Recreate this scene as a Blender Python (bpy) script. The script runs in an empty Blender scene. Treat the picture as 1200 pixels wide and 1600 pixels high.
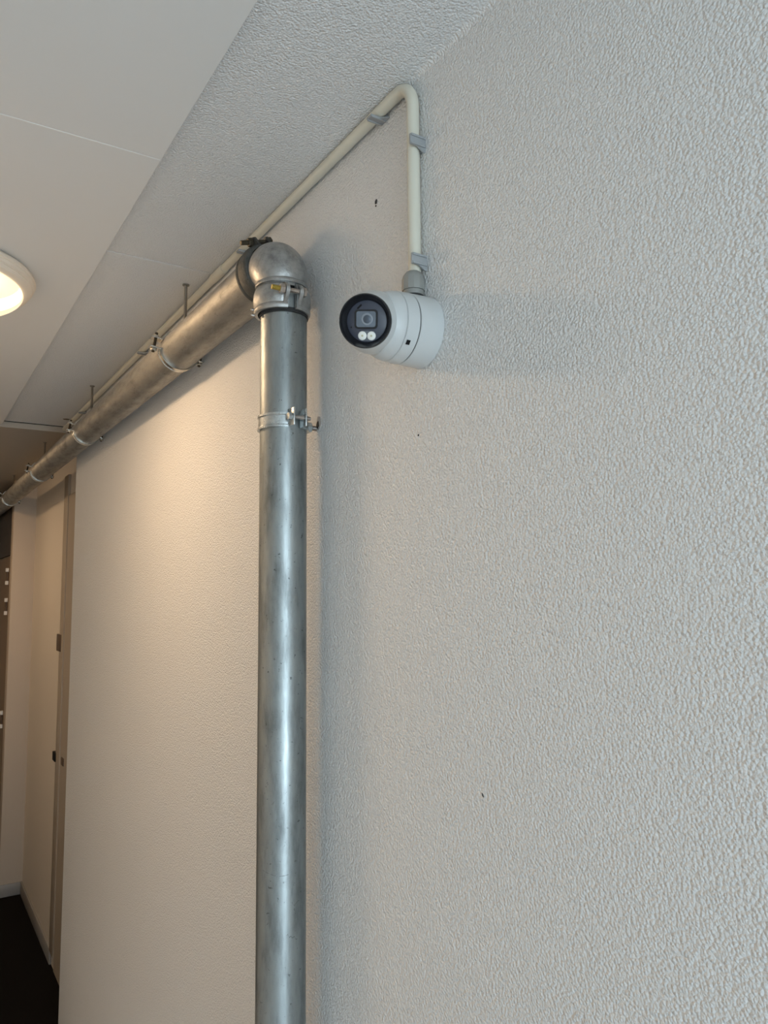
import bpy, bmesh, math, random
from mathutils import Vector, Matrix

random.seed(7)
S = bpy.context.scene
C = S.collection
PI = math.pi
ZC = 1.85                      # lens height above the floor

# ------------------------------------------------------------------ camera
cam_d = bpy.data.cameras.new('camera')
cam = bpy.data.objects.new('camera', cam_d)
C.objects.link(cam)
cam.location = (0, 0, ZC)
cam.rotation_euler = (Matrix.Rotation(-math.radians(32.2), 3, 'Z') @ Matrix.Rotation(math.radians(90 + 5.9), 3, 'X')
                      @ Matrix.Rotation(-math.radians(0.5), 3, 'Z')).to_euler()
cam_d.sensor_fit = 'VERTICAL'
cam_d.sensor_height = 36.0
cam_d.lens = 36.0 * 1200 / 1600
cam_d.clip_start = 0.02
S.camera = cam

# ------------------------------------------------------------------ light and exposure
S.view_settings.view_transform = 'Standard'
S.view_settings.look = 'None'
S.view_settings.gamma = 1.0
S.view_settings.use_curve_mapping = False
S.view_settings.exposure = -0.08
S.cycles.use_denoising = True
S.cycles.max_bounces = 10
S.cycles.diffuse_bounces = 5

world = bpy.data.worlds.new('daylight')
S.world = world
world.use_nodes = True
world.node_tree.nodes['Background'].inputs[0].default_value = (0.80, 0.90, 1.0, 1)
world.node_tree.nodes['Background'].inputs[1].default_value = 0.6

DAY = bpy.data.lights.new('window_daylight', 'AREA')
DAY.shape = 'RECTANGLE'
DAY.size, DAY.size_y = 1.10, 2.3
DAY.energy = 64
DAY.color = (0.74, 0.915, 1.03)
day = bpy.data.objects.new('window_daylight', DAY)
C.objects.link(day)
day.location = (0.03, -2.78, 1.25)
day.rotation_euler = (math.radians(90), 0, math.radians(0))

BULB_STRENGTH = 204.0
BULB_COLOR = (1.0, 0.69, 0.41)

# ------------------------------------------------------------------ materials
def mat(name, col, rough=0.5, metal=0.0, spec=0.5):
    m = bpy.data.materials.new(name)
    m.use_nodes = True
    b = m.node_tree.nodes['Principled BSDF']
    b.inputs['Base Color'].default_value = (*col, 1)
    b.inputs['Roughness'].default_value = rough
    b.inputs['Metallic'].default_value = metal
    b.inputs['Specular IOR Level'].default_value = spec
    return m

def nd(m, t, **kw):
    n = m.node_tree.nodes.new(t)
    for k, v in kw.items():
        setattr(n, k, v)
    return n

def lk(m, a, b):
    m.node_tree.links.new(a, b)

def coord(m, scale=(1, 1, 1)):
    tc = nd(m, 'ShaderNodeTexCoord')
    mp = nd(m, 'ShaderNodeMapping')
    mp.inputs['Scale'].default_value = scale
    lk(m, tc.outputs['Object'], mp.inputs['Vector'])
    return mp.outputs['Vector']

def noise(m, vec, scale, detail=3, rough=0.5):
    n = nd(m, 'ShaderNodeTexNoise')
    n.inputs['Scale'].default_value = scale
    n.inputs['Detail'].default_value = detail
    n.inputs['Roughness'].default_value = rough
    lk(m, vec, n.inputs['Vector'])
    return n.outputs['Fac']

def ramp(m, fac, stops):
    r = nd(m, 'ShaderNodeValToRGB')
    e = r.color_ramp.elements
    while len(e) < len(stops):
        e.new(0.5)
    for i, (p, c) in enumerate(stops):
        e[i].position = p
        e[i].color = (*c, 1) if len(c) == 3 else c
    lk(m, fac, r.inputs['Fac'])
    return r.outputs['Color']

def bump(m, h, strength, dist):
    b = nd(m, 'ShaderNodeBump')
    b.inputs['Strength'].default_value = strength
    b.inputs['Distance'].default_value = dist
    lk(m, h, b.inputs['Height'])
    lk(m, b.outputs['Normal'], m.node_tree.nodes['Principled BSDF'].inputs['Normal'])
    return b

def plaster(name, col, scale, strength, dist, rough=0.5):
    m = mat(name, col, rough, 0, 0.45)
    v = coord(m)
    wob = nd(m, 'ShaderNodeTexNoise')
    wob.inputs['Scale'].default_value = scale * 0.8
    lk(m, v, wob.inputs['Vector'])
    off = nd(m, 'ShaderNodeVectorMath', operation='MULTIPLY_ADD')
    lk(m, wob.outputs['Color'], off.inputs[0]); off.inputs[1].default_value = (0.7 / scale,) * 3
    lk(m, v, off.inputs[2])
    vo = nd(m, 'ShaderNodeTexVoronoi', feature='F1')
    vo.inputs['Scale'].default_value = scale
    lk(m, off.outputs[0], vo.inputs['Vector'])
    inv = nd(m, 'ShaderNodeMath', operation='MULTIPLY')
    lk(m, vo.outputs['Distance'], inv.inputs[0]); inv.inputs[1].default_value = -1.3
    n2 = noise(m, v, scale * 0.45, 3, 0.6)
    mx = nd(m, 'ShaderNodeMath', operation='MULTIPLY_ADD')
    lk(m, n2, mx.inputs[0]); mx.inputs[1].default_value = 0.9
    lk(m, inv.outputs[0], mx.inputs[2])
    bump(m, mx.outputs[0], strength, dist)
    return m

M_WALL = plaster('white_spray_plaster', (0.76, 0.76, 0.75), 270, 0.8, 0.0021, 0.42)
M_STRIP = plaster('ceiling_spray_plaster', (0.77, 0.77, 0.765), 270, 0.75, 0.0021, 0.5)
M_CEIL = mat('smooth_ceiling_paint', (0.74, 0.735, 0.72), 0.55)
M_SEAM = mat('seam_filler', (0.80, 0.79, 0.765), 0.6)
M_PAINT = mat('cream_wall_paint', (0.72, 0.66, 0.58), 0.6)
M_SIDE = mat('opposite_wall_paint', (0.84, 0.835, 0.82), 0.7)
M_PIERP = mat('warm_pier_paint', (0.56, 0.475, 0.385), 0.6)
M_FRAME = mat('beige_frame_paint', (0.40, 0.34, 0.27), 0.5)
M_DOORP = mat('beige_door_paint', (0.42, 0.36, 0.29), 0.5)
M_BOUNCE = mat('pale_bounce_floor', (0.66, 0.675, 0.70), 0.35)
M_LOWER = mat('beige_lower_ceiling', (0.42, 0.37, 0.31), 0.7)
M_BASE = mat('grey_baseboard', (0.30, 0.29, 0.28), 0.45)
M_DOORWOOD = mat('brown_door', (0.27, 0.18, 0.10), 0.5)
M_LINTEL = mat('dark_lintel', (0.07, 0.05, 0.035), 0.6)
M_BLACK = mat('black_plastic', (0.008, 0.008, 0.009), 0.6, 0, 0.2)
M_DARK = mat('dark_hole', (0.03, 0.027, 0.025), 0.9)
M_RAW = mat('chipped_plaster', (0.40, 0.39, 0.38), 0.9)
M_BROWN = mat('brown_plate', (0.10, 0.065, 0.04), 0.5)

M_CARPET = mat('black_carpet', (0.005, 0.0045, 0.0045), 0.95, 0, 0.15)
bump(M_CARPET, noise(M_CARPET, coord(M_CARPET), 400, 2), 0.4, 0.003)

def galvanised(name, base, rough, speck=0.5, stretch=(1, 1, 0.25), bump_s=0.05, metal=0.9):
    m = mat(name, base, rough, metal, 0.5)
    b = m.node_tree.nodes['Principled BSDF']
    v = coord(m, stretch)
    n = noise(m, v, 45, 6, 0.65)
    dk = tuple(c * 0.62 for c in base)
    lt = tuple(min(1, c * 1.22) for c in base)
    c1 = ramp(m, n, [(0.30, dk), (0.5, base), (0.72, lt)])
    v2 = coord(m)
    n2 = noise(m, v2, 130, 3, 0.6)
    sp = ramp(m, n2, [(0.27, (1, 1, 1)), (0.35, (0, 0, 0))])
    mx = nd(m, 'ShaderNodeMixRGB')
    sc = nd(m, 'ShaderNodeMath', operation='MULTIPLY')
    lk(m, sp, sc.inputs[0]); sc.inputs[1].default_value = speck
    lk(m, sc.outputs[0], mx.inputs['Fac'])
    lk(m, c1, mx.inputs['Color1'])
    mx.inputs['Color2'].default_value = (*[c * 0.18 for c in base], 1)
    lk(m, mx.outputs['Color'], b.inputs['Base Color'])
    rr = nd(m, 'ShaderNodeMapRange')
    lk(m, n, rr.inputs['Value'])
    rr.inputs['From Min'].default_value = 0.3; rr.inputs['From Max'].default_value = 0.7
    rr.inputs['To Min'].default_value = rough + 0.07; rr.inputs['To Max'].default_value = rough - 0.07
    lk(m, rr.outputs['Result'], b.inputs['Roughness'])
    v3 = coord(m, (1, 1, 2.2) if stretch[2] < 1 else (1, 1, 1))
    n3 = noise(m, v3, 330, 3, 0.6)
    gr = nd(m, 'ShaderNodeMath', operation='MULTIPLY_ADD')
    lk(m, n3, gr.inputs[0]); gr.inputs[1].default_value = 0.22; gr.inputs[2].default_value = -0.11
    ad = nd(m, 'ShaderNodeMath', operation='ADD')
    lk(m, gr.outputs[0], ad.inputs[0]); lk(m, rr.outputs['Result'], ad.inputs[1])
    lk(m, ad.outputs[0], b.inputs['Roughness'])
    hs = nd(m, 'ShaderNodeMath', operation='ADD')
    lk(m, n2, hs.inputs[0]); lk(m, n3, hs.inputs[1])
    bump(m, hs.outputs[0], bump_s, 0.001)
    return m

M_PIPE = galvanised('galvanised_steel', (0.315, 0.34, 0.34), 0.40, 0.8, (1, 1, 0.25), 0.15)
M_PIPEH = galvanised('weathered_galvanised_steel', (0.33, 0.32, 0.295), 0.54, 0.8, (1, 0.25, 1), 0.15)
M_CAST = galvanised('cast_galvanised', (0.42, 0.42, 0.41), 0.42, 0.5, (1, 1, 1), 0.35, 0.85)
M_CASTD = galvanised('pitted_dark_cast', (0.10, 0.10, 0.092), 0.58, 0.9, (1, 1, 1), 1.0, 0.7)
M_ZINC = galvanised('zinc_bracket', (0.55, 0.58, 0.58), 0.3, 0.3, (1, 1, 1), 0.1)
M_CHROME = mat('bright_zinc_bracket', (0.62, 0.60, 0.55), 0.22, 1.0)
M_RUST = mat('aged_bolt', (0.085, 0.068, 0.045), 0.5, 0.75)
M_BRASS = mat('yellow_zinc_bolt', (0.48, 0.37, 0.10), 0.35, 0.9)
M_STEEL = mat('bolt_steel', (0.50, 0.45, 0.41), 0.3, 0.95)
M_ROD = mat('hanger_rod_steel', (0.30, 0.28, 0.25), 0.4, 0.85)

M_CONDUIT = mat('cream_conduit', (0.66, 0.635, 0.535), 0.4, 0, 0.5)
M_CLIP = mat('grey_clip_plastic', (0.33, 0.34, 0.345), 0.45)
M_GLAND = mat('grey_gland_plastic', (0.27, 0.27, 0.25), 0.5)
M_RUBBER = mat('black_rubber', (0.02, 0.02, 0.02), 0.7)
M_CAM = mat('white_camera_housing', (0.565, 0.58, 0.575), 0.36, 0, 0.5)
M_CAMJ = mat('camera_joint', (0.08, 0.08, 0.08), 0.6)
M_HOOD = mat('gloss_black_hood', (0.012, 0.012, 0.014), 0.22)
M_FACE = mat('smoked_face_panel', (0.058, 0.063, 0.085), 0.25)
M_BEZEL = mat('lens_bezel', (0.008, 0.008, 0.01), 0.2)
M_WINDOW = mat('lens_window', (0.16, 0.185, 0.22), 0.12, 0.3)
M_LENS = mat('lens_glass', (0.10, 0.12, 0.15), 0.08, 0.4)
M_LENSR = mat('lens_ring', (0.28, 0.31, 0.35), 0.25, 0.4)
M_LED = mat('led_lens', (0.85, 0.84, 0.78), 0.25)
M_LEDC = mat('led_chip', (0.55, 0.50, 0.33), 0.3)
M_LEDR = mat('led_surround', (0.12, 0.13, 0.15), 0.3)
M_RIM = mat('lamp_rim_enamel', (0.78, 0.70, 0.60), 0.4)

M_TRAY = mat('lamp_tray', (0.12, 0.10, 0.075), 0.6)
M_BULB = mat('glowing_bulb', (1, 1, 1), 0.5)
b = M_BULB.node_tree.nodes['Principled BSDF']
b.inputs['Emission Color'].default_value = (*BULB_COLOR, 1)
b.inputs['Emission Strength'].default_value = BULB_STRENGTH

M_BULB_ADDED = M_BULB.copy(); M_BULB_ADDED.name = 'added_lamp_glow'
M_BULB_ADDED.node_tree.nodes['Principled BSDF'].inputs['Emission Strength'].default_value = BULB_STRENGTH * 0.62

M_OPAL = bpy.data.materials.new('opal_glass')
M_OPAL.use_nodes = True
nt = M_OPAL.node_tree
nt.nodes.remove(nt.nodes['Principled BSDF'])
em = nt.nodes.new('ShaderNodeEmission')
em.inputs['Color'].default_value = (1.0, 0.76, 0.47, 1); em.inputs['Strength'].default_value = 1.6
tr = nt.nodes.new('ShaderNodeBsdfTransparent'); tr.inputs['Color'].default_value = (1, 1, 1, 1)
mxs = nt.nodes.new('ShaderNodeMixShader'); mxs.inputs['Fac'].default_value = 0.30
nt.links.new(em.outputs[0], mxs.inputs[1]); nt.links.new(tr.outputs[0], mxs.inputs[2])
nt.links.new(mxs.outputs[0], nt.nodes['Material Output'].inputs['Surface'])

M_GLASS = bpy.data.materials.new('window_glass')
M_GLASS.use_nodes = True
nt = M_GLASS.node_tree
nt.nodes.remove(nt.nodes['Principled BSDF'])
gl = nt.nodes.new('ShaderNodeBsdfGlossy'); gl.inputs['Roughness'].default_value = 0.02
tr = nt.nodes.new('ShaderNodeBsdfTransparent')
mxs = nt.nodes.new('ShaderNodeMixShader'); mxs.inputs['Fac'].default_value = 0.95
nt.links.new(gl.outputs[0], mxs.inputs[1]); nt.links.new(tr.outputs[0], mxs.inputs[2])
nt.links.new(mxs.outputs[0], nt.nodes['Material Output'].inputs['Surface'])

# ------------------------------------------------------------------ helpers
def thing(name, label, cat, loc, group=None):
    o = bpy.data.objects.new(name, None)
    C.objects.link(o)
    o.location = loc
    o.empty_display_size = 0.02
    tag(o, label, cat, group)
    return o

def tag(o, label, cat, group=None):
    o['label'] = label
    o['category'] = cat
    if group:
        o['group'] = group
    return o

WORLD_LOC = {}
def wloc(o):
    v = Vector(o.location)
    while o.parent:
        o = o.parent
        v += Vector(o.location)
    return v

def obj(name, bm, m, parent=None, loc=None, smooth=40, label=None):
    """geometry is drawn in world coordinates; origin goes to loc or the parent's origin"""
    org = Vector(loc) if loc is not None else (wloc(parent) if parent else Vector((0, 0, 0)))
    bmesh.ops.translate(bm, verts=bm.verts, vec=-org)
    bmesh.ops.recalc_face_normals(bm, faces=bm.faces)
    me = bpy.data.meshes.new(name)
    bm.to_mesh(me)
    bm.free()
    ms = m if isinstance(m, (list, tuple)) else [m]
    for q in ms:
        me.materials.append(q)
    if smooth:
        me.shade_smooth()
        me.set_sharp_from_angle(angle=math.radians(smooth))
    o = bpy.data.objects.new(name, me)
    C.objects.link(o)
    if parent:
        o.parent = parent
        o.location = org - wloc(parent)
    else:
        o.location = org
    if label:
        o['label'] = label
    return o

def struct(name, bm, m, smooth=40, **kw):
    o = obj(name, bm, m, smooth=smooth, **kw)
    o['kind'] = 'structure'
    return o

def frame_of(ax):
    ax = Vector(ax).normalized()
    h = Vector((0, 0, 1)) if abs(ax.z) < 0.9 else Vector((0, 1, 0))
    u = ax.cross(h).normalized()
    v = ax.cross(u).normalized()
    return ax, u, v

def box(bm, x0, x1, y0, y1, z0, z1, bev=0.0, seg=2):
    r = bmesh.ops.create_cube(bm, size=1)
    vs = r['verts']
    for v in vs:
        v.co = Vector(((x0 + x1) / 2 + v.co.x * (x1 - x0), (y0 + y1) / 2 + v.co.y * (y1 - y0), (z0 + z1) / 2 + v.co.z * (z1 - z0)))
    if bev:
        es = list({e for v in vs for e in v.link_edges})
        bmesh.ops.bevel(bm, geom=es, offset=bev, segments=seg, affect='EDGES', profile=0.5)
    return bm

def obox(bm, c, ax, up, sx, sy, sz, bev=0.0):
    """box centred at c: sx along ax, sz along up, sy across"""
    ax = Vector(ax).normalized(); up = Vector(up); up = (up - ax * up.dot(ax)).normalized()
    sd = up.cross(ax)
    vs = bmesh.ops.create_cube(bm, size=1)['verts']
    c = Vector(c)
    for v in vs:
        v.co = c + ax * (v.co.x * sx) + sd * (v.co.y * sy) + up * (v.co.z * sz)
    if bev:
        es = list({e for v in vs for e in v.link_edges})
        bmesh.ops.bevel(bm, geom=es, offset=bev, segments=2, affect='EDGES', profile=0.5)
    return bm

def lathe(bm, org, ax, prof, n=64, u=None):
    """prof: (along, radius) pairs; radius 0 closes to a point"""
    ax, uu, vv = frame_of(ax)
    org = Vector(org)
    rings = []
    for (t, r) in prof:
        c = org + ax * t
        if r <= 1e-7:
            rings.append([bm.verts.new(c)])
        else:
            rings.append([bm.verts.new(c + uu * (r * math.cos(2 * PI * k / n)) + vv * (r * math.sin(2 * PI * k / n))) for k in range(n)])
    for a, b_ in zip(rings, rings[1:]):
        if len(a) == 1 and len(b_) == 1:
            continue
        for k in range(n):
            k2 = (k + 1) % n
            if len(a) == 1:
                bm.faces.new((a[0], b_[k], b_[k2]))
            elif len(b_) == 1:
                bm.faces.new((a[k], b_[0], a[k2]))
            else:
                bm.faces.new((a[k], b_[k], b_[k2], a[k2]))
    return bm

def rod(bm, a, b_, r, n=24, bev=0.0):
    a = Vector(a); b_ = Vector(b_)
    L = (b_ - a).length
    if bev:
        return lathe(bm, a, b_ - a, [(0, 0), (0, r - bev), (bev, r), (L - bev, r), (L, r - bev), (L, 0)], n)
    return lathe(bm, a, b_ - a, [(0, 0), (0, r), (L, r), (L, 0)], n)

def screw(bm, a, b_, r, pitch=0.0015, n=16):
    """a threaded shank: ridged rings"""
    a = Vector(a); b_ = Vector(b_)
    L = (b_ - a).length
    k = max(3, int(L / pitch))
    pr = [(0, 0)]
    for i in range(k):
        t = L * i / k
        pr += [(t + 1e-5, r * 0.86), (t + 0.5 * L / k, r)]
    pr += [(L, r * 0.86), (L, 0)]
    return lathe(bm, a, b_ - a, pr, n)

def hexnut(bm, a, b_, r):
    a = Vector(a); b_ = Vector(b_)
    L = (b_ - a).length
    return lathe(bm, a, b_ - a, [(0, 0), (0, r * 0.88), (L * 0.15, r), (L * 0.85, r), (L, r * 0.88), (L, 0)], 6)

def sweep(bm, pts, r, n=24, cap=True):
    pts = [Vector(p) for p in pts]
    u = None
    rings = []
    for i, p in enumerate(pts):
        t = (pts[min(i + 1, len(pts) - 1)] - pts[max(i - 1, 0)]).normalized()
        if u is None:
            u = frame_of(t)[1]
        u = (u - t * u.dot(t)).normalized()
        v = t.cross(u)
        rr = r[i] if isinstance(r, (list, tuple)) else r
        rings.append([bm.verts.new(p + u * (rr * math.cos(2 * PI * k / n)) + v * (rr * math.sin(2 * PI * k / n))) for k in range(n)])
    for a, b_ in zip(rings, rings[1:]):
        for k in range(n):
            bm.faces.new((a[k], a[(k + 1) % n], b_[(k + 1) % n], b_[k]))
    if cap:
        bm.faces.new(rings[0][::-1]); bm.faces.new(rings[-1])
    return bm

def prism(bm, poly, d):
    """closed 3-D polygon pushed along vector d"""
    d = Vector(d)
    a = [bm.verts.new(Vector(p)) for p in poly]
    b_ = [bm.verts.new(Vector(p) + d) for p in poly]
    bm.faces.new(a); bm.faces.new(b_[::-1])
    n = len(a)
    for i in range(n):
        bm.faces.new((a[i], a[(i + 1) % n], b_[(i + 1) % n], b_[i]))
    return bm

def band(bm, c, ax, prof, a0, a1, n=48, ref=None):
    """open ring: closed profile (along, radius) swept through angles a0..a1 about ax"""
    ax = Vector(ax).normalized()
    u = Vector(ref); u = (u - ax * u.dot(ax)).normalized()
    v = ax.cross(u)
    c = Vector(c)
    rings = []
    for i in range(n + 1):
        t = a0 + (a1 - a0) * i / n
        d = u * math.cos(t) + v * math.sin(t)
        rings.append([bm.verts.new(c + ax * s + d * r) for s, r in prof])
    m_ = len(prof)
    for a, b_ in zip(rings, rings[1:]):
        for k in range(m_):
            bm.faces.new((a[k], a[(k + 1) % m_], b_[(k + 1) % m_], b_[k]))
    bm.faces.new(rings[0][::-1]); bm.faces.new(rings[-1])
    return bm

def dup(root, loc, label=None):
    r = root.copy(); C.objects.link(r); r.location = loc
    if label:
        r['label'] = label
    for ch in list(root.children):
        c = ch.copy(); C.objects.link(c); c.parent = r
        for g in ch.children:
            d = g.copy(); C.objects.link(d); d.parent = c
    return r

NB = bmesh.new

# ------------------------------------------------------------------ the setting
WX = 0.62                      # plane of the plastered wall
HC = ZC + 0.765                # plastered ceiling strip
HS = HC - 0.017                # smooth boards hang a little lower
EX = 0.3507                    # edge of the smooth boards
YW = 3.456                      # where the plastered wall ends
YB = -2.6                      # glazed end behind the camera
XR = 0.737                     # recess wall
YP = 5.44                     # pier face in the recess
XL = -0.65                     # opposite wall
YS = 3.711                     # end of the plastered strip

# plastered wall with a small rounded cove into the ceiling
bm = NB()
prof = [(WX + 0.10, 0), (WX, 0)]
rc = 0.009
for i in range(9):
    a = (PI / 2) * i / 8
    prof.append((WX - rc + rc * math.cos(a), HC - rc + rc * math.sin(a)))
prof.append((WX + 0.10, HC + 0.04))
prism(bm, [(x, YB, z) for x, z in prof], (0, YW - YB, 0))
wall = struct('wall_right', bm, M_WALL, 30)
wall['label'] = 'white spray plastered wall carrying the camera and pipes'

bm = NB(); box(bm, EX - 0.03, WX + 0.02, YB, 1.7245 - 0.0022, HC, HC + 0.04, 0.001, 1)
box(bm, EX - 0.03, WX + 0.02, 1.7245 + 0.0022, YS, HC, HC + 0.04, 0.001, 1)
box(bm, EX - 0.03, WX + 0.02, 1.7245 - 0.004, 1.7245 + 0.004, HC + 0.003, HC + 0.04)
strip = struct('ceiling_border', bm, M_STRIP, 30)
strip['label'] = 'plastered ceiling strip along the wall'

bm = NB()
box(bm, XL, EX, YB, 1.274 - 0.0012, HS, HS + 0.05, 0.001, 1)
box(bm, XL, EX, 1.274 + 0.0012, YS, HS, HS + 0.05, 0.001, 1)
struct('ceiling', bm, M_CEIL, 30)
bm = NB(); box(bm, XL, EX - 0.001, 1.274 - 0.0019, 1.274 + 0.0019, HS - 0.0005, HS + 0.02, 0.0004, 1)
struct('trim_1', bm, M_SEAM, 30)

# slab added above all ceilings to block stray sky light and darken gaps
bm = NB(); box(bm, XL - 0.1, XR + 0.3, YB - 0.12, 7.5, HC + 0.052, HC + 0.15)
struct('light_block_slab', bm, M_DARK, 0)
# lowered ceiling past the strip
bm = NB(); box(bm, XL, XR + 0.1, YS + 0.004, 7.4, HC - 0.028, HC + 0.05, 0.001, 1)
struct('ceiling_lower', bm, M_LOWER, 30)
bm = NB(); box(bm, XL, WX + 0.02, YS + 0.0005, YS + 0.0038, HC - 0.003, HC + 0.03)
struct('shadow_gap', bm, M_DARK, 0)  # dark box fills the ceiling joint, standing in for its shadow

bm = NB(); box(bm, XL - 0.1, XR + 0.3, 3.3, 7.4, -0.06, 0)
struct('floor', bm, M_CARPET, 0)
bm = NB(); box(bm, XL - 0.1, XR + 0.3, YB - 0.1, 3.3, -0.06, 0)
struct('floor_bounce', bm, M_BOUNCE, 0)  # unseen pale floor, added to bounce light onto wall and ceiling
bm = NB(); box(bm, XL - 0.1, XL, YB, 7.4, 0, HC + 0.05)
struct('wall_left', bm, M_SIDE, 0)
bm = NB(); box(bm, XL - 0.1, XR + 0.3, 7.4, 7.5, -0.06, HC + 0.05)
struct('wall_far', bm, M_PAINT, 0)

# glazed end behind the camera, a frame of rails with one pane
bm = NB()
box(bm, XL - 0.1, -0.56, YB - 0.12, YB, 0, HC + 0.05)
box(bm, 0.60, WX + 0.12, YB - 0.12, YB, 0, HC + 0.05)
box(bm, -0.56, 0.60, YB - 0.12, YB, 2.45, HC + 0.05)
struct('wall_back', bm, M_SIDE, 0)
bm = NB()
box(bm, -0.56, 0.60, YB - 0.09, YB - 0.04, 0.0, 0.08); box(bm, -0.56, 0.60, YB - 0.09, YB - 0.04, 2.39, 2.45)
box(bm, -0.56, -0.51, YB - 0.09, YB - 0.04, 0.08, 2.39); box(bm, 0.56, 0.60, YB - 0.09, YB - 0.04, 0.08, 2.39)
wf = struct('window_1', bm, M_SIDE, 0)
bm = NB(); box(bm, -0.51, 0.56, YB - 0.07, YB - 0.062, 0.08, 2.39)
obj('pane', bm, M_GLASS, wf, smooth=0)

# recess beyond the plastered wall
bm = NB(); box(bm, XR, XR + 0.1, YW - 0.4, YP + 0.1, 0, HC - 0.028)
struct('wall_recess', bm, M_PAINT, 0)
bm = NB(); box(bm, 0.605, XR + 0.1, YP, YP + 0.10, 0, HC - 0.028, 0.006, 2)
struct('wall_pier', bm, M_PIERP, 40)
bm = NB(); box(bm, 0.625, 0.80, YP + 0.10, 7.4, 0, HC - 0.028)
struct('wall_passage', bm, M_PAINT, 0)
bm = NB(); box(bm, XR - 0.012, XR, 4.345, YP - 0.012, 0, 0.075, 0.003, 2)
struct('baseboard_recess', bm, M_BASE, 40)
bm = NB(); box(bm, 0.606, XR, YP - 0.012, YP, 0, 0.075, 0.003, 2)
struct('baseboard_pier', bm, M_BASE, 40)
bm = NB(); box(bm, WX - 0.012, WX, YB, YW, 0, 0.075, 0.003, 2)
struct('baseboard_right', bm, M_BASE, 40)
bm = NB(); box(bm, XR - 0.014, XR + 0.01, 4.24, 4.345, 0.07, HC - 0.14, 0.003, 2)
struct('trim_2', bm, M_FRAME, 40)

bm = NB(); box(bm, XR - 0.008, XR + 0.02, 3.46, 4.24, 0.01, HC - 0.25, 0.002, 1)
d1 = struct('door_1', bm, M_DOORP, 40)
bm = NB(); box(bm, XR - 0.012, XR - 0.004, 4.14, 4.20, ZC - 0.845, ZC - 0.808, 0.002)
obj('keyhole_plate', bm, M_BROWN, d1)

bm = NB(); box(bm, 0.612, 0.63, YP + 0.105, 6.6, 0, 2.10, 0.002, 1)
d2 = struct('door_2', bm, M_DOORWOOD, 40)
for hz in (1.97, 1.772, 1.042):
    bm = NB()
    rod(bm, (0.607, 5.66, hz - 0.045), (0.607, 5.66, hz + 0.045), 0.008, 12)
    o = obj('hinge', bm, M_BROWN, d2)
    bm = NB()
    rod(bm, (0.607, 5.66, hz + 0.03), (0.607, 5.66, hz + 0.055), 0.014, 12, 0.002)
    rod(bm, (0.607, 5.66, hz - 0.055), (0.607, 5.66, hz - 0.03), 0.014, 12, 0.002)
    obj('hinge_cap', bm, M_SEAM, o, label='white hinge cap')
bm = NB(); box(bm, 0.61, 0.63, YP + 0.105, 7.39, 2.11, HC - 0.03, 0.002, 1)
struct('trim_3', bm, M_LINTEL, 40)

# small scars in the plaster
def scar(name, x, y, z, pts, m=M_DARK, ax=(-1, 0, 0), parent=wall, t=0.0012):
    bm = NB()
    if ax[0]:
        prism(bm, [(x + 0.0006, y + a, z + c) for a, c in pts], (-t, 0, 0))
    else:
        prism(bm, [(x + a, y + c, z + 0.0006) for a, c in pts], (0, 0, -t))
    return obj(name, bm, m, parent, smooth=0)
def blob(r, k=9, e=1.0):
    return [(r * random.uniform(0.7, 1.15) * math.cos(2 * PI * i / k), e * r * random.uniform(0.7, 1.15) * math.sin(2 * PI * i / k)) for i in range(k)]
scar('drill_hole', WX, 0.9995, ZC + 0.623, blob(0.0045))
scar('drill_hole', WX, 1.0005, ZC + 0.6162, blob(0.002))
scar('drill_hole', WX, 0.8898, ZC + 0.2221, blob(0.0016))
scar('scratch', WX, 0.7615, ZC - 0.2506, [(-0.0014, -0.002), (0.001, -0.001), (0.0022, 0.0028), (0.0, 0.0015)])
scar('drill_hole', WX, 1.2004, ZC + 0.3008, blob(0.009, 11, 1.4), M_RAW)
scar('drill_hole', WX, 1.2025, ZC + 0.297, blob(0.0055, 9, 1.3), M_DARK, t=0.002)
scar('drill_hole', 0.588, 3.55, HC, blob(0.016), M_BROWN, (0, 0, -1), strip)

# ------------------------------------------------------------------ pipework
VX, VY, VR = 0.5558, 1.2104, 0.0408      # standing pipe
HZ, HR = ZC + 0.592, 0.0458            # run along the wall
HX = 0.5558
BR = 0.046                             # bend radius of the elbow

bm = NB()
zt = HZ - 0.075
lathe(bm, (VX, VY, 0), (0, 0, 1), [(0, 0), (0, VR), (zt, VR), (zt, 0)], 96)
vp = obj('standing_pipe', bm, M_PIPE, loc=(VX, VY, 0))
tag(vp, 'thick galvanised steel pipe standing upright against the white wall', 'pipe')

def pipe_mark(name, pts, w):
    # thin dark scrape lying on the pipe: (angle in degrees, height) pairs
    bm = NB()
    ring = []
    for a, z in pts:
        a = math.radians(a)
        d = Vector((math.cos(a), math.sin(a), 0))
        ring.append([bm.verts.new(Vector((VX, VY, z + k * w)) + d * (VR + o)) for k, o in ((-0.5, -0.0003), (0, 0.0003), (0.5, -0.0003))])
    for p, q in zip(ring, ring[1:]):
        for k in range(2):
            bm.faces.new((p[k], p[k + 1], q[k + 1], q[k]))
    return obj(name, bm, M_DARK, vp, smooth=0)
pipe_mark('scrape', [(-160, ZC - 0.4448), (-148, ZC - 0.447), (-136, ZC - 0.4493), (-127, ZC - 0.4505)], 0.0010)
pipe_mark('scrape', [(-118, ZC - 0.4512), (-110, ZC - 0.4512), (-100, ZC - 0.4500), (-80, ZC - 0.4500)], 0.0012)
pipe_mark('scrape', [(-102, ZC - 0.5425), (-99, ZC - 0.5405), (-96, ZC - 0.546), (-92, ZC - 0.5445), (-88, ZC - 0.548), (-83, ZC - 0.5465), (-79, ZC - 0.552), (-76, ZC - 0.5515)], 0.0012)
pipe_mark('scrape', [(-84, ZC - 0.500), (-78, ZC - 0.496), (-70, ZC - 0.4935)], 0.0009)

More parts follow.
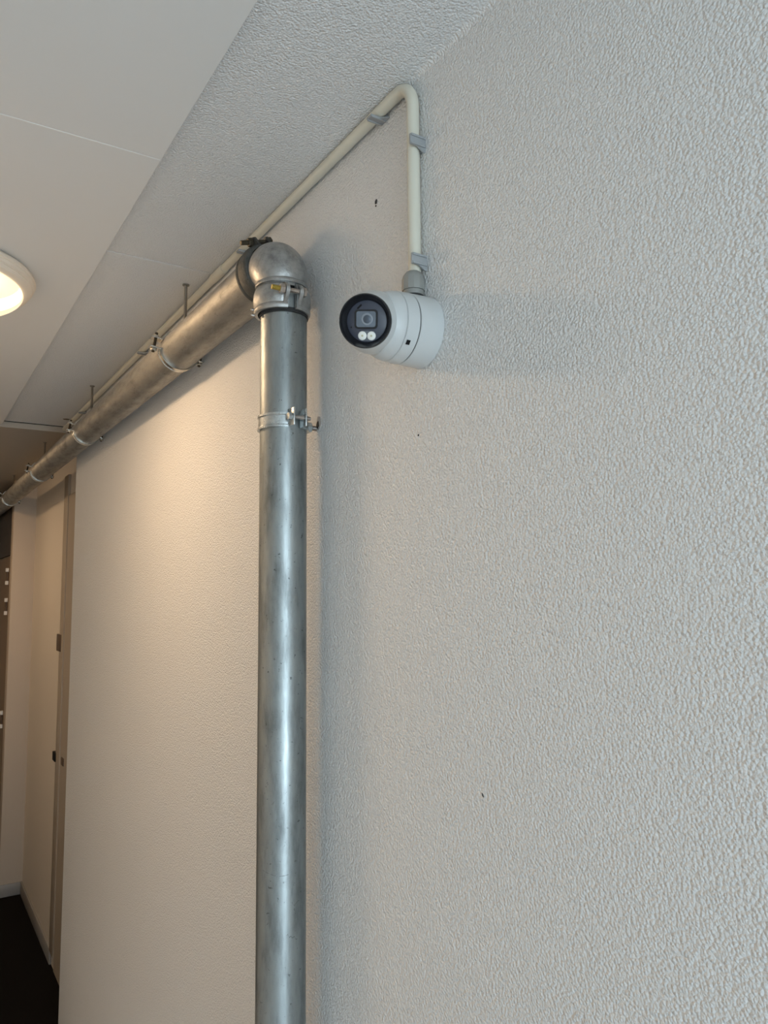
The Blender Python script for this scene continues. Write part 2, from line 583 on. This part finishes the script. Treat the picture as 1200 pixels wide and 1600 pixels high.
bm = NB()
y0 = VY + 0.075
lathe(bm, (HX, y0, HZ), (0, 1, 0), [(0, 0), (0, HR), (7.39 - y0, HR), (7.39 - y0, 0)], 96)
hp = obj('ceiling_pipe', bm, M_PIPEH, loc=(HX, y0, HZ))
tag(hp, 'galvanised steel pipe running along wall just below the ceiling', 'pipe')

# elbow with two bolted coupling collars
elb = thing('pipe_elbow', 'cast metal elbow joining the upright pipe to the ceiling pipe', 'pipe elbow', (VX, VY, HZ))
bm = NB()
EO = Vector((-0.0045, 0, -0.005))
cc = Vector((VX, VY + BR, HZ - BR)) + EO
pts, rad = [], []
for i in range(-3, 27 + 3):
    t = PI / 2 * i / 26
    p = cc + Vector((0, -BR * math.cos(t), BR * math.sin(t)))
    if i < 0: p = cc + Vector((0, -BR, 0.004 * i))
    if i > 26: p = cc + Vector((0, 0.004 * (i - 26), BR))
    pts.append(p)
    q = min(max(i / 26, 0), 1)
    rad.append(0.0425 + 0.0058 * math.sin(PI * q) ** 0.6 if 0 < q < 1 else 0.0425)
sweep(bm, pts, rad, 64)
obj('elbow_body', bm, M_CAST, elb, smooth=60)
bm = NB()
lathe(bm, Vector((VX, VY, HZ - BR - 0.004)) + EO, (0, 0, 1), [(-0.003, 0.0425), (-0.003, 0.0462), (0.002, 0.0468), (0.004, 0.0455), (0.006, 0.0425)], 64)
obj('bead', bm, M_CAST, elb, smooth=60)

def collar(org, ax, gapdir, m, inner, name, bolts):
    """rounded coupling band, split where the lugs are, org = end nearest the elbow, ax = away from it"""
    ax = Vector(ax); g = Vector(gapdir).normalized()
    s = ax.cross(g).normalized()
    bm = NB()
    w = 0.047
    prof = [(0.0, inner), (0.001, inner + 0.0038), (0.005, inner + 0.0068), (0.012, inner + 0.0088), (0.022, inner + 0.0098), (0.031, inner + 0.0090), (0.0365, inner + 0.0066),
            (0.039, inner + 0.0086), (0.044, inner + 0.0086), (w, inner + 0.0068), (w, inner + 0.0015), (0.026, inner + 0.001)]
    band(bm, org, ax, prof, 0.16, 2 * PI - 0.16, 90, g)
    c = obj(name, bm, m, elb, smooth=50)
    mid = Vector(org) + ax * 0.021
    for k in (-1, 1):
        bm = NB()
        base = mid + g * (inner + 0.002) + s * (k * 0.0125)
        poly = []
        for (a, r) in ((-0.020, 0.0), (-0.015, 0.011), (-0.009, 0.019), (-0.002, 0.021), (0.005, 0.019), (0.012, 0.011), (0.024, 0.0)):
            poly.append(base + ax * a + g * r - s * 0.0032)
        prism(bm, poly, s * 0.0064)
        bmesh.ops.bevel(bm, geom=list(bm.edges), offset=0.0012, segments=2, affect='EDGES')
        obj('lug', bm, m, c)
    h = mid + g * (inner + 0.0135) - ax * 0.002
    mb, mn, sgn = bolts
    bm = NB()
    screw(bm, h - s * (sgn * 0.020), h + s * (sgn * 0.022), 0.0043)
    bo = obj('bolt', bm, mn, c, smooth=30)
    bm = NB()
    screw(bm, h - s * (sgn * 0.040), h - s * (sgn * 0.018), 0.0045)
    obj('bolt_tip', bm, mb, bo, smooth=30)
    bm = NB()
    hexnut(bm, h - s * (sgn * 0.0255), h - s * (sgn * 0.0165), 0.0085)
    obj('nut', bm, mn, bo, smooth=20)
    bm = NB()
    hexnut(bm, h + s * (sgn * 0.0165), h + s * (sgn * 0.0225), 0.0085)
    obj('bolt_head', bm, mn, bo, smooth=20)
    return c

cl = collar(Vector((VX + 0.001, VY, HZ - BR - 0.008)) + EO, (0, 0, -1), (-0.06, -1, 0), M_CAST, 0.0412, 'lower_collar', (M_BRASS, M_STEEL, -1))
ch = collar((HX, VY + BR + 0.006, HZ), (0, 1, 0), (-0.28, 0, 1), M_CASTD, 0.0462, 'rear_collar', (M_RUST, M_RUST, 1))
bm = NB()
lathe(bm, (VX, VY, HZ - BR - 0.0645), (0, 0, 1), [(0, VR), (0, 0.0428), (0.008, 0.0428), (0.008, VR)], 64)
obj('gasket', bm, M_RUBBER, cl)
for dz in (0.0, 0.010):
    bm = NB()
    rod(bm, (VX - 0.056, VY + 0.016, HZ - BR - 0.052 - dz), (VX - 0.049, VY + 0.015, HZ - BR - 0.052 - dz), 0.0028, 12, 0.001)
    obj('rivet', bm, M_STEEL, cl)

# ------------------------------------------------------------------ wall bracket of the standing pipe
BZ = ZC + 0.2915
br = thing('pipe_bracket', 'shiny two-piece bracket clamping the upright pipe to the wall', 'pipe bracket', (VX, VY, BZ))
hw = 0.0125
def strap_prof(r0, hw):
    return [(-hw, r0), (-hw, r0 + 0.0042), (-hw * 0.72, r0 + 0.0042), (-hw * 0.6, r0 + 0.0024), (hw * 0.6, r0 + 0.0024), (hw * 0.72, r0 + 0.0042), (hw, r0 + 0.0042), (hw, r0)]
g = Vector((0.052, -1, 0)).normalized()
sx = Vector((0, 0, 1)).cross(g)      # +x like
bm = NB(); band(bm, (VX, VY, BZ), (0, 0, 1), strap_prof(VR, hw), 0.27, PI - 0.3, 40, g)
obj('strap', bm, M_ZINC, br, smooth=30)
bm = NB(); band(bm, (VX, VY, BZ), (0, 0, 1), strap_prof(VR, hw), -PI + 0.3, -0.27, 40, g)
obj('strap', bm, M_ZINC, br, smooth=30)
for k in (0.27, -0.27):
    d = g * math.cos(k) + sx * math.sin(k)
    n_ = g
    c_ = Vector((VX, VY, BZ + 0.003)) + d * (VR + 0.002) + g * 0.010
    bm = NB()
    obox(bm, c_, g, (0, 0, 1), 0.022, 0.0028, 0.031, 0.001)
    obj('lug', bm, M_ZINC, br)
ms = Vector((VX, VY, BZ + 0.003)) + g * (VR + 0.0125)
bm = NB(); screw(bm, ms - sx * 0.019, ms + sx * 0.024, 0.0034, 0.0011)
sc_ = obj('screw', bm, M_STEEL, br, smooth=30)
bm = NB(); hexnut(bm, ms - sx * 0.0195, ms - sx * 0.0128, 0.0068)
obj('screw_head', bm, M_ZINC, sc_, smooth=20)
bm = NB(); hexnut(bm, (VX + VR + 0.003, VY, BZ), (VX + VR + 0.013, VY, BZ), 0.0095)
obj('boss', bm, M_ZINC, br, smooth=20)
bm = NB(); screw(bm, (VX + VR + 0.012, VY, BZ), (WX + 0.01, VY, BZ), 0.0045)
obj('stud', bm, M_STEEL, br, smooth=30)

# ------------------------------------------------------------------ hanger clamps of the ceiling pipe
def hanger(y, label, ztop):
    t = thing('pipe_hanger', label, 'pipe hanger', (HX, y, HZ), 'hangers of the ceiling pipe')
    g = Vector((-0.985, 0, 0.17)).normalized()          # lug side, up and away from the wall
    ax = Vector((0, 1, 0))
    for a0, a1 in ((0.22, PI - 0.22), (PI + 0.22, 2 * PI - 0.22)):
        bm = NB(); band(bm, (HX, y, HZ), ax, strap_prof(HR, 0.0115), a0, a1, 40, g)
        obj('strap', bm, M_CHROME, t, smooth=30)
    s = ax.cross(g)
    for sg in (1, -1):
        gg = g * sg
        for k in (-1, 1):
            bm = NB()
            obox(bm, Vector((HX, y, HZ)) + gg * (HR + (0.0130 if sg > 0 else 0.0080)) + s * (k * 0.0120), gg, ax, 0.026 if sg > 0 else 0.0155, 0.0032, 0.026, 0.001)
            obj('lug', bm, M_CHROME, t)
        c_ = Vector((HX, y, HZ)) + gg * (HR + (0.0150 if sg > 0 else 0.0090))
        bm = NB(); screw(bm, c_ - s * 0.023, c_ + s * 0.027, 0.0038, 0.0013)
        b_ = obj('bolt', bm, M_RUST, t, smooth=30)
        bm = NB(); hexnut(bm, c_ + s * 0.0137, c_ + s * 0.020, 0.0078)
        obj('nut', bm, M_CHROME, b_, smooth=20)
        bm = NB(); hexnut(bm, c_ - s * 0.020, c_ - s * 0.0137, 0.0078)
        obj('nut', bm, M_CHROME, b_, smooth=20)
    rx = HX + 0.014
    bm = NB(); hexnut(bm, (rx, y, HZ + HR - 0.001), (rx, y, HZ + HR + 0.014), 0.009)
    obj('boss', bm, M_CHROME, t, smooth=20)
    bm = NB(); screw(bm, (rx, y, HZ + HR + 0.012), (rx, y, ztop + 0.002), 0.0042, 0.0016)
    obj('rod', bm, M_ROD, t, smooth=30)
    bm = NB(); rod(bm, (rx, y, ztop - 0.003), (rx, y, ztop + 0.001), 0.0085, 20)
    obj('washer', bm, M_ROD, t)
    return t
hanger(1.822, 'bright pipe hanger on the ceiling pipe nearest the elbow', HC)
hanger(2.92, 'second pipe hanger from the elbow, at the far seam of the ceiling strip', HC)
hanger(4.00, 'pipe hanger on the ceiling pipe beyond the end of the plastered wall', HC - 0.028)
hanger(5.20, 'farthest pipe hanger, cut by the left picture edge', HC - 0.028)

# ------------------------------------------------------------------ conduit
CR = 0.0093
CX, CZ = 0.6085, ZC + 0.7545
CY = 0.8770
cd = thing('cable_conduit', 'cream plastic conduit running along ceiling corner and down to camera', 'conduit', (CX, CY, ZC + 0.45))
bm = NB()
rb = 0.042
pts = [(CX, 7.38, CZ)]
yy = 7.0
while yy > CY + rb + 0.01:
    pts.append((CX, yy, CZ)); yy -= 0.25
pts.append((CX, CY + rb, CZ))
for i in range(1, 17):
    a = PI / 2 * i / 16
    pts.append((CX, CY + rb - rb * math.sin(a), CZ - rb + rb * math.cos(a)))
pts.append((CX, CY, ZC + 0.60)); pts.append((CX, CY, ZC + 0.44))
sweep(bm, pts, CR, 32)
obj('tube', bm, M_CONDUIT, cd, smooth=60)
bm = NB()
lathe(bm, (CX, 1.655, CZ), (0, 1, 0), [(0, CR - 0.001), (0, 0.0106), (0.001, 0.0109), (0.077, 0.0109), (0.078, 0.0106), (0.078, CR - 0.001)], 32)
obj('sleeve', bm, M_CONDUIT, cd)

# clips: a foot on the wall and two ribbed jaws
def clip_vertical(y, z, label):
    t = thing('conduit_clip', label, 'conduit clip', (WX, y, z), 'grey conduit clips')
    bm = NB(); box(bm, WX - 0.0035, WX + 0.0005, y - 0.0135, y + 0.0108, z - 0.010, z + 0.010, 0.0008)
    obj('foot', bm, M_CLIP, t)
    for sg in (-1, 1):
        bm = NB()
        ln = 0.027 if sg < 0 else 0.012
        yb = y + sg * (CR + (0.0045 if sg < 0 else 0.0010))
        box(bm, WX - ln, WX, yb - 0.0015, yb + 0.0015, z - 0.0078, z + 0.0078, 0.0006)
        if sg < 0:
            for dz in (-0.0062, 0.0062):
                box(bm, WX - ln + 0.001, WX - 0.001, yb - 0.0034, yb - 0.001, z + dz - 0.0016, z + dz + 0.0016, 0.0005)
            prism(bm, [(WX, yb - 0.001, z - 0.0075), (WX - 0.015, yb - 0.001, z - 0.0075), (WX - 0.004, yb - 0.001, z - 0.014), (WX, yb - 0.001, z - 0.014)], (0, 0.0025, 0))
        obj('jaw', bm, M_CLIP, t)
    return t
clip_vertical(CY, ZC + 0.6497, 'upper of two grey clips on the vertical conduit, below the bend')
clip_vertical(CY, ZC + 0.4703, 'lower of two grey clips on the vertical conduit, just above the camera')

def clip_horizontal(y, label):
    t = thing('conduit_clip', label, 'conduit clip', (WX, y, CZ), 'grey conduit clips')
    bm = NB(); box(bm, WX - 0.0035, WX + 0.0005, y - 0.010, y + 0.010, CZ - 0.0125, CZ + 0.011, 0.0008)
    obj('foot', bm, M_CLIP, t)
    for sg in (-1, 1):
        bm = NB()
        ln = 0.029 if sg < 0 else 0.016
        zb = CZ + sg * (CR + (0.0018 if sg < 0 else 0.0008))
        th = 0.0015 if sg < 0 else 0.0007
        box(bm, WX - ln, WX, y - 0.0072, y + 0.0072, zb - th, zb + th, 0.0004)
        if sg < 0:
            for dy in (-0.0056, 0.0056):
                box(bm, WX - ln + 0.001, WX - 0.001, y + dy - 0.0016, y + dy + 0.0016, zb - 0.0034, zb - 0.001, 0.0005)
            prism(bm, [(WX, y - 0.007, zb + 0.001), (WX - 0.014, y - 0.007, zb + 0.001), (WX, y - 0.016, zb + 0.001)], (0, 0, -0.0025))
        obj('jaw', bm, M_CLIP, t)
    return t
ch0 = clip_horizontal(0.973, 'grey clip under the conduit along the ceiling, nearest its bend')
for y, lb in ((1.53, 'grey conduit clip tucked behind the elbow'), (2.364, 'grey conduit clip just past the nearest pipe hanger'),
              (3.29, 'grey conduit clip near the end of the ceiling strip')):
    dup(ch0, (WX, y, CZ), lb)

# gland between conduit and camera
gz = ZC + 0.4190
gd = thing('cable_gland', 'grey domed cable gland screwed into the top of the camera', 'cable gland', (CX - 0.003, CY, gz))
gx = CX - 0.003
bm = NB()
lathe(bm, (gx, CY, gz), (0, 0, 1), [(0.0, 0.0), (0.0, 0.0135), (0.002, 0.0150), (0.0085, 0.0150), (0.0085, 0.0)], 48)
obj('collar', bm, M_GLAND, gd)
bm = NB()
lathe(bm, (gx, CY, gz), (0, 0, 1), [(0.009, 0.0), (0.009, 0.0165), (0.0105, 0.0170), (0.026, 0.0165), (0.032, 0.0145), (0.036, 0.0115), (0.0372, 0.0098), (0.0372, 0.0)], 12)
obj('cap_nut', bm, M_GLAND, gd, smooth=25)
bm = NB()
lathe(bm, (gx, CY, gz), (0, 0, 1), [(-0.004, 0.0), (-0.004, 0.0155), (0.0008, 0.0157), (0.0016, 0.0150), (0.0016, 0.0)], 48)
obj('seal', bm, M_RUBBER, gd)

# ------------------------------------------------------------------ turret camera
KY, KZ = 0.8736, ZC + 0.3675
tc = thing('security_camera', 'white turret security camera mounted on the wall below the conduit', 'security camera', (WX, KY, KZ))
ax = Vector((-1, 0, 0))
R0 = 0.0508
bm = NB()
lathe(bm, (WX, KY, KZ), ax, [(0, 0), (0, R0 - 0.001), (0.0012, R0), (0.0365, R0 - 0.0012), (0.0375, R0 - 0.0022), (0.0375, 0)], 128)
obj('mounting_base', bm, M_CAM, tc)
bm = NB(); lathe(bm, (WX, KY, KZ), ax, [(0.037, 0), (0.037, R0 - 0.0030), (0.041, R0 - 0.0030), (0.041, 0)], 96)
obj('joint', bm, M_CAMJ, tc)
bm = NB()
lathe(bm, (WX, KY, KZ), ax, [(0.0394, R0 - 0.006), (0.0394, R0 - 0.0018), (0.0402, R0 - 0.0011), (0.058, R0 - 0.0022), (0.0588, R0 - 0.0032), (0.0588, R0 - 0.006)], 128)
lr = obj('locking_ring', bm, M_CAM, tc)
bm = NB()
lathe(bm, (WX, KY, KZ), ax, [(0.0575, 0.02), (0.0575, R0 - 0.0042), (0.0595, R0 - 0.0042), (0.0595, 0.02)], 96)
obj('joint', bm, M_CAMJ, tc)
bm = NB()
pr = [(0.0592, 0.03), (0.0592, R0 - 0.0035), (0.0600, R0 - 0.0027)]
for i in range(11):
    q = i / 10
    pr.append((0.060 + 0.017 * q, R0 - 0.0027 - 0.0048 * q ** 1.7))
pr += [(0.0778, R0 - 0.0085), (0.0778, 0.03)]
lathe(bm, (WX, KY, KZ), ax, pr, 128)
obj('cover_ring', bm, M_CAM, tc)
# square screw notch on the side of the locking ring
a = math.radians(-41)
nd_ = Vector((0, -math.cos(a), math.sin(a)))
bm = NB(); obox(bm, Vector((WX - 0.0525, KY, KZ)) + nd_ * (R0 - 0.0022), (1, 0, 0), nd_, 0.005, 0.006, 0.003, 0.0003)
obj('notch', bm, M_BLACK, lr)

# eyeball turned towards the corridor
BC = Vector((WX - 0.082, KY, KZ))
FP = Vector((0.504, 0.8437, ZC + 0.3553))
fn = Vector((-0.675, -0.675, -0.285)).normalized()
FP = FP
Lf = 0.047
EC = FP - fn * Lf
bm = NB()
RB = 0.0432
pr = [(-RB, 0)]
for i in range(1, 25):
    t = PI * i / 24 * 0.62
    pr.append((-RB * math.cos(t), RB * math.sin(t)))
pr += [(0.028, 0.0389), (0.036, 0.0373), (0.0415, 0.0363), (0.0425, 0.0358), (0.0420, 0.0349), (0.030, 0.0335)]
lathe(bm, EC, fn, pr, 128)
eye = obj('eyeball', bm, M_CAM, tc, smooth=35)
bm = NB()
lathe(bm, EC, fn, [(0.032, 0.0330), (0.0415, 0.0350), (0.0425, 0.0356), (0.0455, 0.0356), (0.0470, 0.0349), (0.0470, 0.0338), (0.0445, 0.0328), (0.0345, 0.0270), (0.0335, 0.0270)], 128)
obj('hood', bm, M_HOOD, tc, label='glossy black rim round the camera face')
bm = NB(); lathe(bm, EC, fn, [(0.030, 0), (0.030, 0.0273), (0.0352, 0.0273), (0.0356, 0.0268), (0.0356, 0)], 96)
face = obj('face_panel', bm, M_FACE, tc, label='smoked dark face panel')
# axes on the face
up_ = Vector((0, 0, 1)); up_ = (up_ - fn * up_.dot(fn)).normalized()
rt_ = fn.cross(up_) * -1
# roll the face slightly as in the photograph
def fpt(a, c, d=0.0356):
    return EC + fn * d + rt_ * a + up_ * c
def rrect(bm, ca, cc_, w, h, r, d0, d1, tilt=0.0):
    pts = []
    for k, (sx_, sz_) in enumerate(((1, 1), (-1, 1), (-1, -1), (1, -1))):
        for i in range(7):
            t = PI / 2 * k + PI / 2 * i / 6
            pts.append((sx_ * (w / 2 - r) + r * math.cos(t), sz_ * (h / 2 - r) + r * math.sin(t)))
    q = [(ca + a * math.cos(tilt) - c * math.sin(tilt), cc_ + a * math.sin(tilt) + c * math.cos(tilt)) for a, c in pts]
    prism(bm, [fpt(a, c, d0) for a, c in q], fn * (d1 - d0))
RT = math.radians(-5)
bm = NB(); rrect(bm, -0.0005, 0.0028, 0.0315, 0.0250, 0.0045, 0.0350, 0.0372, RT)
wb = obj('lens_bezel', bm, M_BEZEL, face)
bm = NB(); rrect(bm, -0.0005, 0.0028, 0.0265, 0.0205, 0.003, 0.0368, 0.0375, RT)
obj('lens_window', bm, M_WINDOW, wb)
lc = (0.001, 0.0026)
bm = NB()
lathe(bm, fpt(*lc, 0.0373), fn, [(0, 0.0078), (0.0006, 0.0078), (0.0009, 0.0070), (0.0006, 0.0055), (0, 0.0055)], 48)
obj('lens_ring', bm, M_LENSR, wb)
bm = NB()
lathe(bm, fpt(*lc, 0.0372), fn, [(0, 0.0056), (0.0006, 0.0054), (0.0015, 0.003), (0.0018, 0)], 48)
obj('lens', bm, M_LENS, wb)
bm = NB(); rrect(bm, -0.0012, -0.0188, 0.0250, 0.0135, 0.0065, 0.0350, 0.0362, RT)
ls = obj('led_panel', bm, M_LEDR, face)
for k in (-1, 1):
    c_ = (-0.0012 + k * 0.0062, -0.0188 + k * -0.0006)
    bm = NB()
    lathe(bm, fpt(*c_, 0.0360), fn, [(0, 0), (0, 0.0058), (0.0006, 0.0058), (0.0012, 0.005), (0.0014, 0.002), (0.0014, 0)], 40)
    ld = obj('led', bm, M_LED, ls)
    bm = NB(); lathe(bm, fpt(*c_, 0.0372), fn, [(0, 0), (0, 0.0016), (0.0005, 0.0014), (0.0005, 0)], 20)
    obj('led_chip', bm, M_LEDC, ld)
bm = NB(); rrect(bm, -0.0085, 0.0198, 0.0080, 0.0024, 0.0010, 0.0350, 0.0359, math.radians(38))
obj('slot', bm, M_BLACK, face)
bm = NB(); lathe(bm, fpt(-0.0220, -0.006, 0.0352), fn, [(0, 0), (0, 0.0011), (0.0006, 0.0011), (0.0006, 0)], 16)
obj('microphone_hole', bm, M_BLACK, face)

# ------------------------------------------------------------------ ceiling lamp
def ceiling_lamp(LX, LY, top, label, glow):
    lp = thing('ceiling_lamp', label, 'ceiling lamp', (LX, LY, top))
    bm = NB()
    lathe(bm, (LX, LY, top), (0, 0, -1), [(0, 0), (0, 0.214), (0.004, 0.222), (0.010, 0.227), (0.016, 0.228), (0.018, 0.224), (0.020, 0.225), (0.026, 0.2235), (0.028, 0.219), (0.030, 0.220),
         (0.037, 0.216), (0.041, 0.209), (0.041, 0.199), (0.030, 0.199), (0.012, 0.195)], 96)
    obj('rim', bm, M_RIM, lp, smooth=30)
    bm = NB()
    lathe(bm, (LX, LY, top), (0, 0, -1), [(0.001, 0), (0.001, 0.20), (0.012, 0.20), (0.012, 0)], 96)
    obj('tray', bm, M_TRAY, lp)
    bm = NB()
    pr = [(0.036, 0.1995), (0.044, 0.2015)]
    for i in range(1, 17):
        t = PI / 2 * i / 16
        pr.append((0.044 + 0.046 * math.sin(t), 0.2015 * math.cos(t) if i < 16 else 0))
    lathe(bm, (LX, LY, top), (0, 0, -1), pr, 96)
    obj('dome', bm, M_OPAL, lp, smooth=60, label='glowing opal glass dome')
    bm = NB()
    bmesh.ops.create_uvsphere(bm, u_segments=24, v_segments=16, radius=0.13)
    bmesh.ops.scale(bm, verts=bm.verts, vec=(1, 1, 0.14))
    bmesh.ops.translate(bm, verts=bm.verts, vec=(LX, LY, top - 0.048))
    obj('light_disc', bm, glow, lp, smooth=60)
ceiling_lamp(0.018, 1.972, HS, 'round lit ceiling lamp with opal dome, cut by left picture edge', M_BULB)
ceiling_lamp(-0.12, 4.75, HC - 0.028, 'unseen round lamp added on the lower ceiling to brighten the recess, past the left picture edge', M_BULB_ADDED)  # added out of view to lift the light on the recess walls

# ------------------------------------------------------------------ small fittings in the recess
bm = NB(); box(bm, XR - 0.017, XR, 4.29, 4.41, ZC - 0.297, ZC - 0.209, 0.002)
sp = obj('switch_plate', bm, M_BROWN, loc=(XR, 4.35, ZC - 0.297))
tag(sp, 'small brown plate beside the dark door frame in the recess', 'wall plate')
bm = NB(); box(bm, XR - 0.02, XR, 4.33, 4.40, ZC - 0.856, ZC - 0.812, 0.002)
lt = obj('latch', bm, M_BLACK, loc=(XR, 4.36, ZC - 0.856))
tag(lt, 'small black latch low beside the dark door frame in the recess', 'latch')
